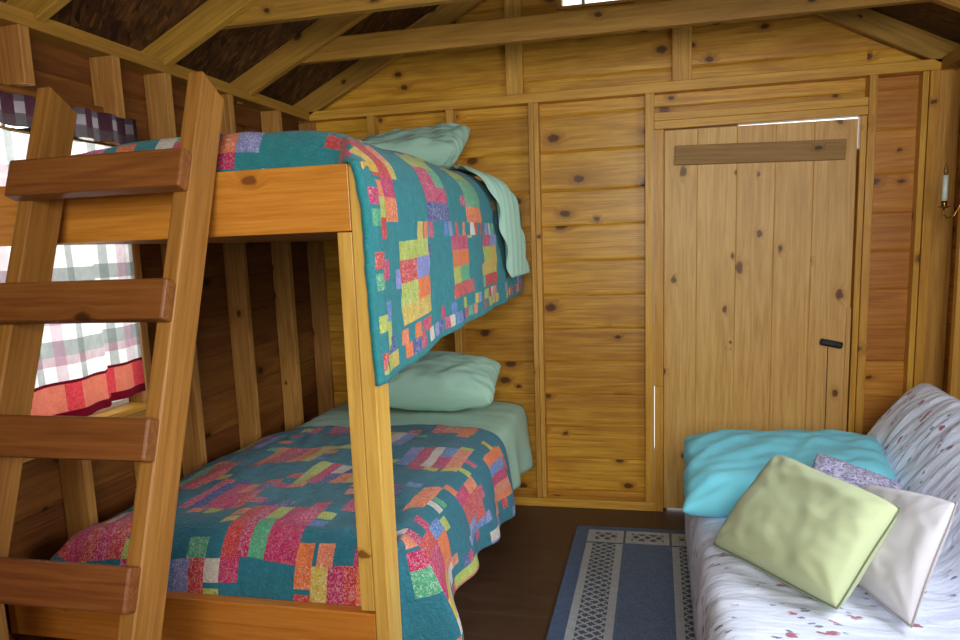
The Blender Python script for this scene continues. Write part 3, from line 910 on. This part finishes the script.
# ------------------------------------------------------------------ pillows
def pillow(name, quad, thick, m, label, seed, N=46, pinch=0.07, puff=0.42, seam=None, wr=0.008, flare=None, sag=0.0, fold=(0.6, 0.9, 3.2, 0.008), corner=0.03):
    """quad: BL, BR, TR, TL corners; the front normal = (BR-BL) x (TL-BL)"""
    BL, BR, TR, TL = [V(p) for p in quad]
    nrm = (BR - BL).cross(TL - BL).normalized()
    c = (BL + BR + TR + TL) / 4
    wv = (BR - BL).length; hv = (TL - BL).length
    def pt(a, b, s):
        # pull the sides in between the corners
        a2 = a * (1 - pinch * (1 - b * b) * abs(a) ** 1.5); b2 = b * (1 - pinch * (1 - a * a) * abs(b) ** 1.5)
        rc = 1 - corner * (a * a * b * b) ** 1.5; a2 *= rc; b2 *= rc
        u = (a2 + 1) / 2; v = (b2 + 1) / 2
        p = BL * (1 - u) * (1 - v) + BR * u * (1 - v) + TR * u * v + TL * (1 - u) * v
        e = max(0.0, (1 - abs(a) ** 2.6)) * max(0.0, (1 - abs(b) ** 2.6))
        t = thick * 0.5 * e ** puff
        w = wr * (nz(a * 2.4 + seed, b * 2.4, s) + 0.6 * nz(a * 5 + seed, b * 5 - seed, s))
        # radiating creases near corners and edges
        r = math.hypot(abs(a) - 1, abs(b) - 1); ang = math.atan2(abs(b) - 1, abs(a) - 1)
        w += wr * 0.9 * math.sin(ang * 9 + seed) * math.exp(-r * r / 0.18) * min(1, r * 4)
        ca, sa = math.cos(fold[0]), math.sin(fold[0])
        p1, p2 = a * ca + b * sa, -a * sa + b * ca
        rg = 1 - abs(nz(p1 * fold[1] + seed, p2 * fold[2] + 0.4 * nz(a * 2, b * 2, seed), s * 0.5 + seed)) * 2.2
        w += fold[3] * max(-0.3, rg) * (0.35 + 0.65 * (nz(a * 1.7, b * 1.7, seed + 3) + 0.5))
        # edge gathers
        if flare is not None and a * flare > 0.80:
            k = (a * flare - 0.80) / 0.20
            w += k * 0.014 * math.sin(b * 11 + seed)
            p = p + (BR - BL).normalized() * flare * k * 0.012 * nz(b * 5, seed, 0)
            t = max(t, 0.012 * k)
        p = p + nrm * ((t + w * min(1, e * 3)) * s) + nrm * (sag * (a * a + b * b - 1)) + nrm * (nz(a + seed, b, 0.3) * wr)
        return p
    vs = []; idx = {}; fs = []
    for s in (1, -1):
        for j in range(N + 1):
            for i in range(N + 1):
                a = 2 * i / N - 1; b = 2 * j / N - 1
                edge = i in (0, N) or j in (0, N)
                if s == -1 and edge: idx[(s, i, j)] = idx[(1, i, j)]; continue
                idx[(s, i, j)] = len(vs)
                vs.append(pt(a, b, s if not edge else 0))
        for j in range(N):
            for i in range(N):
                q = [idx[(s, i, j)], idx[(s, i+1, j)], idx[(s, i+1, j+1)], idx[(s, i, j+1)]]
                fs.append(q if s == 1 else q[::-1])
    low = min(p.z for p in vs)
    base = V((c.x, c.y, low))
    root = mesh_obj(name, vs, fs, m, None, True, base)
    tag(root, label, 'pillow')
    md = root.modifiers.new('smooth', 'SUBSURF'); md.levels = 1; md.render_levels = 1
    if seam:
        ring = [vs[idx[(1, i, 0)]] for i in range(N)] + [vs[idx[(1, N, j)]] for j in range(N)] + \
               [vs[idx[(1, i, N)]] for i in range(N, 0, -1)] + [vs[idx[(1, 0, j)]] for j in range(N, -1, -1)]
        tube('seam', ring, 0.0024, seam, root, 6)
    return root

# lower bunk pillow leaning on the far wall, upper bunk pillow
pillow('pillow', [(-1.36, -0.50, 0.655), (-0.71, -0.46, 0.640), (-0.715, -0.20, 0.775), (-1.36, -0.16, 0.80)], 0.21, M['mint'],
       'plump mint pillow at the head of the lower bunk', 3.1, flare=1, wr=0.012, pinch=0.04)
pillow('pillow', [(-1.40, -0.50, 1.735), (-0.835, -0.46, 1.735), (-0.815, -0.20, 1.855), (-1.36, -0.17, 1.815)], 0.165, M['mint'],
       'grey green pillow at the head of the upper bunk', 5.7, flare=1, wr=0.014, pinch=0.06, sag=0.018)

# ------------------------------------------------------------------ sofa under its coverlet
sf = empty('futon_sofa', (0.55, -1.5, 0), 'low futon sofa along the right wall hidden under a white floral coverlet', 'sofa')
SY0, SY1 = -2.75, -0.44
b = MB(); b.box((0.20, SY0, 0.16), (0.98, SY1, 0.22)); b.build('base_frame', M['ladder'], sf)
for x in (0.32, 0.90):
    for y in (SY0 + 0.05, SY1 - 0.11):
        b = MB(); b.box((x, y, 0.0), (x + 0.06, y + 0.06, 0.16)); b.build('leg', M['ladder'], sf)
b = MB(); b.box((0.175, SY0 + .01, 0.22), (0.80, SY1 - .01, 0.385)); q = b.build('seat_cushion', M['ticking'], sf, bevel=0.04)
b = MB(); b.board((0.865, SY0 + .01, 0.485), (0.865, SY1 - .01, 0.485), (0.6, 0, 0.79), 0.50, 0.13); 
for i, p in enumerate(b.v): b.v[i] = p + V((0.055, 0, -0.005))
b.build('back_cushion', M['ticking'], sf, bevel=0.04)
cpath, CL = path_sampler([(1.12, 0.45), (1.10, 0.60), (1.07, 0.72), (1.01, 0.758), (0.955, 0.722), (0.88, 0.640), (0.81, 0.530), (0.765, 0.455), (0.71, 0.418), (0.60, 0.410), (0.35, 0.412), (0.20, 0.416), (0.140, 0.395), (0.122, 0.33), (0.122, 0.20), (0.128, 0.03)])
def cov(u, v):
    y = SY1 + 0.03 + (SY0 - SY1 - 0.06) * v
    x, z = cpath(u * CL)
    s = u * CL
    n = 0.010 * nz(x * 5, y * 5 + z * 4, 9) + 0.006 * nz(x * 9, y * 22, z * 9)
    front = sm(0.16, 0.10, x)
    n += 0.0045 * (1 - 2 * abs(nz(x * 5 + 3, y * 17 + x * 8, 2))) + 0.0025 * nz(x * 10, y * 48 + x * 14, 5)
    back = sm(0.76, 0.84, x)
    z += n * (1 - front) ; x += -n * back * 0.7
    x += front * (0.008 * math.sin(y * 21 + 2 * nz(y * 2, 3)) + 0.006 * nz(y * 14, z * 10, 1) - 0.003)
    z = max(z, 0.012)
    # far end rolls over
    e = sm(SY1 - 0.10, SY1 + 0.03, y)
    z -= 0.045 * e * e * (1 - front)
    x += 0.03 * e * e * back
    return (x, y, z)
o = sheet('coverlet', cov, 130, 330, M['floral'], 0.010, None, lambda u, v: (u * CL, v * 2.3, 0), base=(0.5, -1.5, 0.4))
tag(o, 'white quilted coverlet with small dark red flowers draped over the sofa', 'coverlet')

pillow('pillow', [(0.072, -1.27, 0.455), (0.80, -1.06, 0.468), (0.85, -0.57, 0.530), (0.092, -0.68, 0.560)], 0.165, M['turq'],
       'long turquoise pillow at the far end of the sofa', 8.2, flare=-1, wr=0.012, pinch=0.03, puff=0.36, fold=(1.0, 0.7, 4.0, 0.010))
def on_ray(a, b, t): return V(a) + (V(b) - V(a)) * t
pillow('cushion', [(0.150, -1.505, 0.447), (0.422, -1.898, 0.449), (0.612, -1.700, 0.648), (0.372, -1.245, 0.660)], 0.14, M['green'],
       'square pale green cushion in front on the sofa', 1.4, seam=M['piping_green'], wr=0.007, pinch=0.06, puff=0.36, fold=(0.3, 0.6, 2.0, 0.005), corner=0.05)
pillow('cushion', [(0.415, -1.50, 0.455), (0.573, -1.925, 0.432), (0.715, -1.745, 0.690), (0.60, -1.36, 0.60)], 0.10, M['cream'],
       'square cream cushion leaning against the sofa back', 2.2, seam=M['piping_cream'], wr=0.006, pinch=0.05, puff=0.40, fold=(0.8, 0.6, 2.4, 0.006), corner=0.04)
pillow('cushion', [(0.40, -1.34, 0.47), (0.60, -1.46, 0.47), (0.765, -1.17, 0.545), (0.515, -1.09, 0.628)], 0.09, M['lavender'],
       'lavender sprigged cushion wedged behind the green one', 4.4, wr=0.008, pinch=0.05)

# ------------------------------------------------------------------ rug
RX0, RX1, RY0, RY1 = -0.365, 0.285, -2.35, -0.28
NAVY, LITE, DARK = lin('3A567F')[:3], lin('A9AFB4')[:3], lin('38465E')[:3]
def rugcol(u, v):
    x = u * (RX1 - RX0); y = v * (RY1 - RY0)      # y from the far end
    w = RX1 - RX0
    xs = x if x < w / 2 else w - x                 # symmetric
    n = (0.25,)
    def lattice(a, b, p, q):
        k = (a / p + b / q) % 1; l = (a / p - b / q) % 1
        return min(k, 1 - k) < 0.13 or min(l, 1 - l) < 0.13
    if xs < 0.062: return NAVY + n
    if y < 0.050: return NAVY + n
    if y < 0.195:                                   # header row of boxes
        if 0.222 < xs < 0.231: return DARK + n
        if xs <= 0.222:
            if 0.095 < xs < 0.188 and 0.080 < y < 0.165: return (LITE if lattice(xs, y, .05, .06) else DARK) + n
            return LITE + n
        if xs < 0.255: return LITE + n
        if 0.080 < y < 0.165: return (LITE if lattice(xs, y, .05, .06) else DARK) + n
        return LITE + n
    if y < 0.206 and xs < 0.222: return DARK + n
    if xs < 0.222:
        if xs < 0.092 or xs > 0.190: return LITE + n
        return (LITE if lattice(xs - .092, y, 0.049, 0.042) else DARK) + n
    return NAVY + (0.45,)
def rugf(u, v):
    x = RX0 + u * (RX1 - RX0); y = RY1 - v * (RY1 - RY0)
    return (x, y, 0.009 + 0.0012 * nz(x * 6, y * 6, 0))
o = sheet('rug', rugf, 130, 330, M['rug'], 0.008, lambda u, v: rugcol(u, v), lambda u, v: (u * .65, v * 2.07, 0), base=(-0.04, -1.3, 0.0))
tag(o, 'blue woven runner rug with grey lattice border on dark floor', 'rug')

# ------------------------------------------------------------------ curtains
WHT, GRY, MAG, RED, PNK, MAR = [lin(c)[:3] for c in ('F4F0E8', '6C7670', '98285A', 'C01E2C', 'B8608C', '5E0A1A')]
CY0, CY1, CZ0, CZ1 = -2.15, -1.500, 0.880, 1.700
def curcol(u, v):
    y = CY0 + u * (CY1 - CY0); z = CZ1 - v * (CZ1 - CZ0)
    hem = 0.995
    if z < 0.905: return MAR + (0.0,)
    if abs(z - hem) < 0.006: return MAR + (0.0,)
    if z < hem:
        k = nz(y * 30, z * 18, 1)
        c = RED if (y > -1.565 or abs(y + 1.86) < 0.03 or (y > -1.70 and y < -1.66)) else tuple(a * .78 + b * .22 for a, b in zip(RED, lin('F0C080')[:3]))
        return c + (0.35,)
    def band(q, offs, p, w): return ((q - offs) % p) < w
    c = np.array(WHT)
    if band(y, -1.825, 0.155, 0.034): c = c * .4 + np.array(GRY) * .6
    if band(z, 1.285, 0.21, 0.045): c = c * .3 + np.array(GRY) * .7
    if band(y, -1.905, 0.31, 0.03) : c = c * .6 + np.array(PNK) * .4
    if band(z, 1.16, 0.42, 0.03) or band(z, 1.04, 0.5, .03): c = c * .5 + np.array(MAG) * .5
    if band(y, -1.565, 0.5, 0.035): c = c * .7 + np.array(PNK) * .3
    return tuple(c) + (0.05,)
def curf(u, v):
    y = CY0 + u * (CY1 - CY0); z = CZ1 - v * (CZ1 - CZ0)
    fold = 0.010 * math.sin(y * 30) * (0.4 + v) + 0.008 * nz(y * 6, z * 2, 0)
    step = 0.016 * sm(-1.688, -1.694, y) * v
    zz = z + (0.014 * sm(-1.700, -1.690, y) * v)
    return (SL + 0.018 + fold + step, y, zz)
o = sheet('curtain', curf, 80, 90, M['curtain'], 0.0, curcol, lambda u, v: (u, v, 0), base=(SL, -1.82, CZ0))
tag(o, 'sheer white plaid curtain with a red hem over left window', 'curtain')
def valcol(u, v):
    y = -2.2 + u * 0.74; z = v * .086
    c = np.array(lin('3C1826')[:3])
    if (y % 0.075) < 0.028: c = c * .5 + np.array(lin('B7AFB4')[:3]) * .5 * (1 if 0.02 < z < 0.05 else .3)
    if z > 0.055: c = c * .6 + np.array(lin('45453F')[:3]) * .4
    return tuple(c) + (0.1,)
def valf(u, v):
    y = -2.2 + u * 0.74; z = 1.797 - v * 0.086
    return (SL + 0.040 + 0.010 * math.sin(y * 55 + nz(y * 4, 0) * 2), y, z + 0.003 * nz(y * 9, 2))
o = sheet('valance', valf, 120, 14, M['curtain'], 0.0, valcol, lambda u, v: (u, v, 0), base=(SL, -1.85, 1.72))
tag(o, 'dark maroon plaid valance along the top of the left window', 'valance')
rod = empty('curtain_rod', (SL + 0.03, -1.83, 1.70), 'thin brass rod holding the plaid curtain on the left window', 'curtain rod')
tube('rod', [(SL + 0.030, -2.19, 1.703), (SL + 0.030, -1.47, 1.703)], 0.004, M['brass'], rod)
for y in (-2.185, -1.475):
    tube('bracket', [(SL, y, 1.703), (SL + 0.034, y, 1.703)], 0.005, M['brass'], rod)

# ------------------------------------------------------------------ candle sconce
cx, cy = 1.100, -0.318
sc_ = empty('wall_sconce', (SR, cy, 1.44), 'brass wall sconce with a white candle sleeve on the right stud', 'wall lamp')
lathe('drip_pan', [(0.004, 0), (0.010, 0.001), (0.022, 0.006), (0.023, 0.008), (0.008, 0.006)], (cx, cy, 1.418), M['brass'], sc_)
lathe('candle_cup', [(0.006, 0), (0.010, 0.004), (0.0125, 0.022), (0.011, 0.022)], (cx, cy, 1.424), M['brass'], sc_)
lathe('candle_sleeve', [(0.0098, 0), (0.0098, 0.100), (0.006, 0.101)], (cx, cy, 1.445), M['candle'], sc_)
lathe('bulb', [(0.004, 0), (0.0075, 0.010), (0.0080, 0.018), (0.005, 0.032), (0.0008, 0.045)], (cx, cy, 1.546), mat_glass('clear_bulb'), sc_, 14)
tube('arm', [(cx, cy, 1.419), (cx, cy, 1.395), (cx + 0.012, cy, 1.380), (cx + 0.035, cy, 1.385), (cx + 0.055, cy, 1.42), (SR - 0.004, cy, 1.46)], 0.0032, M['brass'], sc_)
bp = lathe('backplate', [(0.030, 0), (0.030, 0.004), (0.02, 0.008), (0.005, 0.010)], (0, 0, 0), M['brass'], sc_)
bp.rotation_euler = (0, -math.pi / 2, 0); bp.location = V((SR, cy + 0.006, 1.47)) - base_of(sc_)

# ------------------------------------------------------------------ light
wd = bpy.data.worlds.new('daylight'); SC.world = wd; wd.use_nodes = True
nt = wd.node_tree; nt.nodes.clear()
bg = nt.nodes.new('ShaderNodeBackground'); bg.inputs[0].default_value = (0.93, 0.98, 1.0, 1); bg.inputs[1].default_value = 5.0
ow = nt.nodes.new('ShaderNodeOutputWorld'); nt.links.new(bg.outputs[0], ow.inputs[0]); bg.inputs[1].default_value = 2.2

def area(name, loc, target, sx, sy, power, col):
    l = bpy.data.lights.new(name, 'AREA'); l.shape = 'RECTANGLE'; l.size = sx; l.size_y = sy
    l.energy = power; l.color = col
    o = bpy.data.objects.new(name, l); COL.objects.link(o); o.location = loc
    d = V(target) - V(loc)
    o.rotation_euler = d.to_track_quat('-Z', 'Y').to_euler()
    return o
area('daylight_unseen_front_window', (0.22, YN - 0.12, 1.72), (0.35, -1.0, 0.55), 1.0, 0.95, 82, (1.0, 0.985, 0.93))  # lamp at the unseen front window, added to brighten sofa and room
area('daylight_unseen_right_window', (XR + 0.12, -2.05, 1.43), (0.0, -1.6, 0.35), 1.15, 0.88, 46, (0.86, 0.93, 1.0))  # lamp at the unseen right window, added to lift seat and pillows
area('daylight_left_window', (XL - 0.14, -1.825, 1.32), (0.2, -1.7, 0.7), 0.62, 0.92, 13, (0.90, 0.95, 1.0))

# ------------------------------------------------------------------ camera
a, b_, c_, f, pcx, pcy = 0.243108225, -0.158758774, 0.0382715365, 764.31725, 469.780956, 365.996678
Rz = np.array([[math.cos(a), -math.sin(a), 0], [math.sin(a), math.cos(a), 0], [0, 0, 1]])
Rx_ = np.array([[1, 0, 0], [0, math.cos(b_), -math.sin(b_)], [0, math.sin(b_), math.cos(b_)]])
Ry = np.array([[math.cos(c_), 0, math.sin(c_)], [0, 1, 0], [-math.sin(c_), 0, math.cos(c_)]])
R = Rz @ Rx_ @ Ry
cd = bpy.data.cameras.new('camera'); cam = bpy.data.objects.new('camera', cd); COL.objects.link(cam)
cd.sensor_fit = 'HORIZONTAL'; cd.sensor_width = 36; cd.lens = f * 36 / 960
cd.shift_x = (480 - pcx) / 960; cd.shift_y = (pcy - 320) / 960
cd.clip_start = 0.05
mw = Matrix.Identity(4)
for i in range(3):
    mw[i][0] = R[i, 0]; mw[i][1] = R[i, 2]; mw[i][2] = -R[i, 1]
mw[0][3], mw[1][3], mw[2][3] = 0.0, -3.75, 1.35139612
cam.matrix_world = mw
SC.camera = cam
SC.view_settings.view_transform = 'Standard'; SC.view_settings.look = 'None'
SC.view_settings.exposure = 0.0; SC.view_settings.gamma = 1.0
SC.view_settings.use_curve_mapping = False
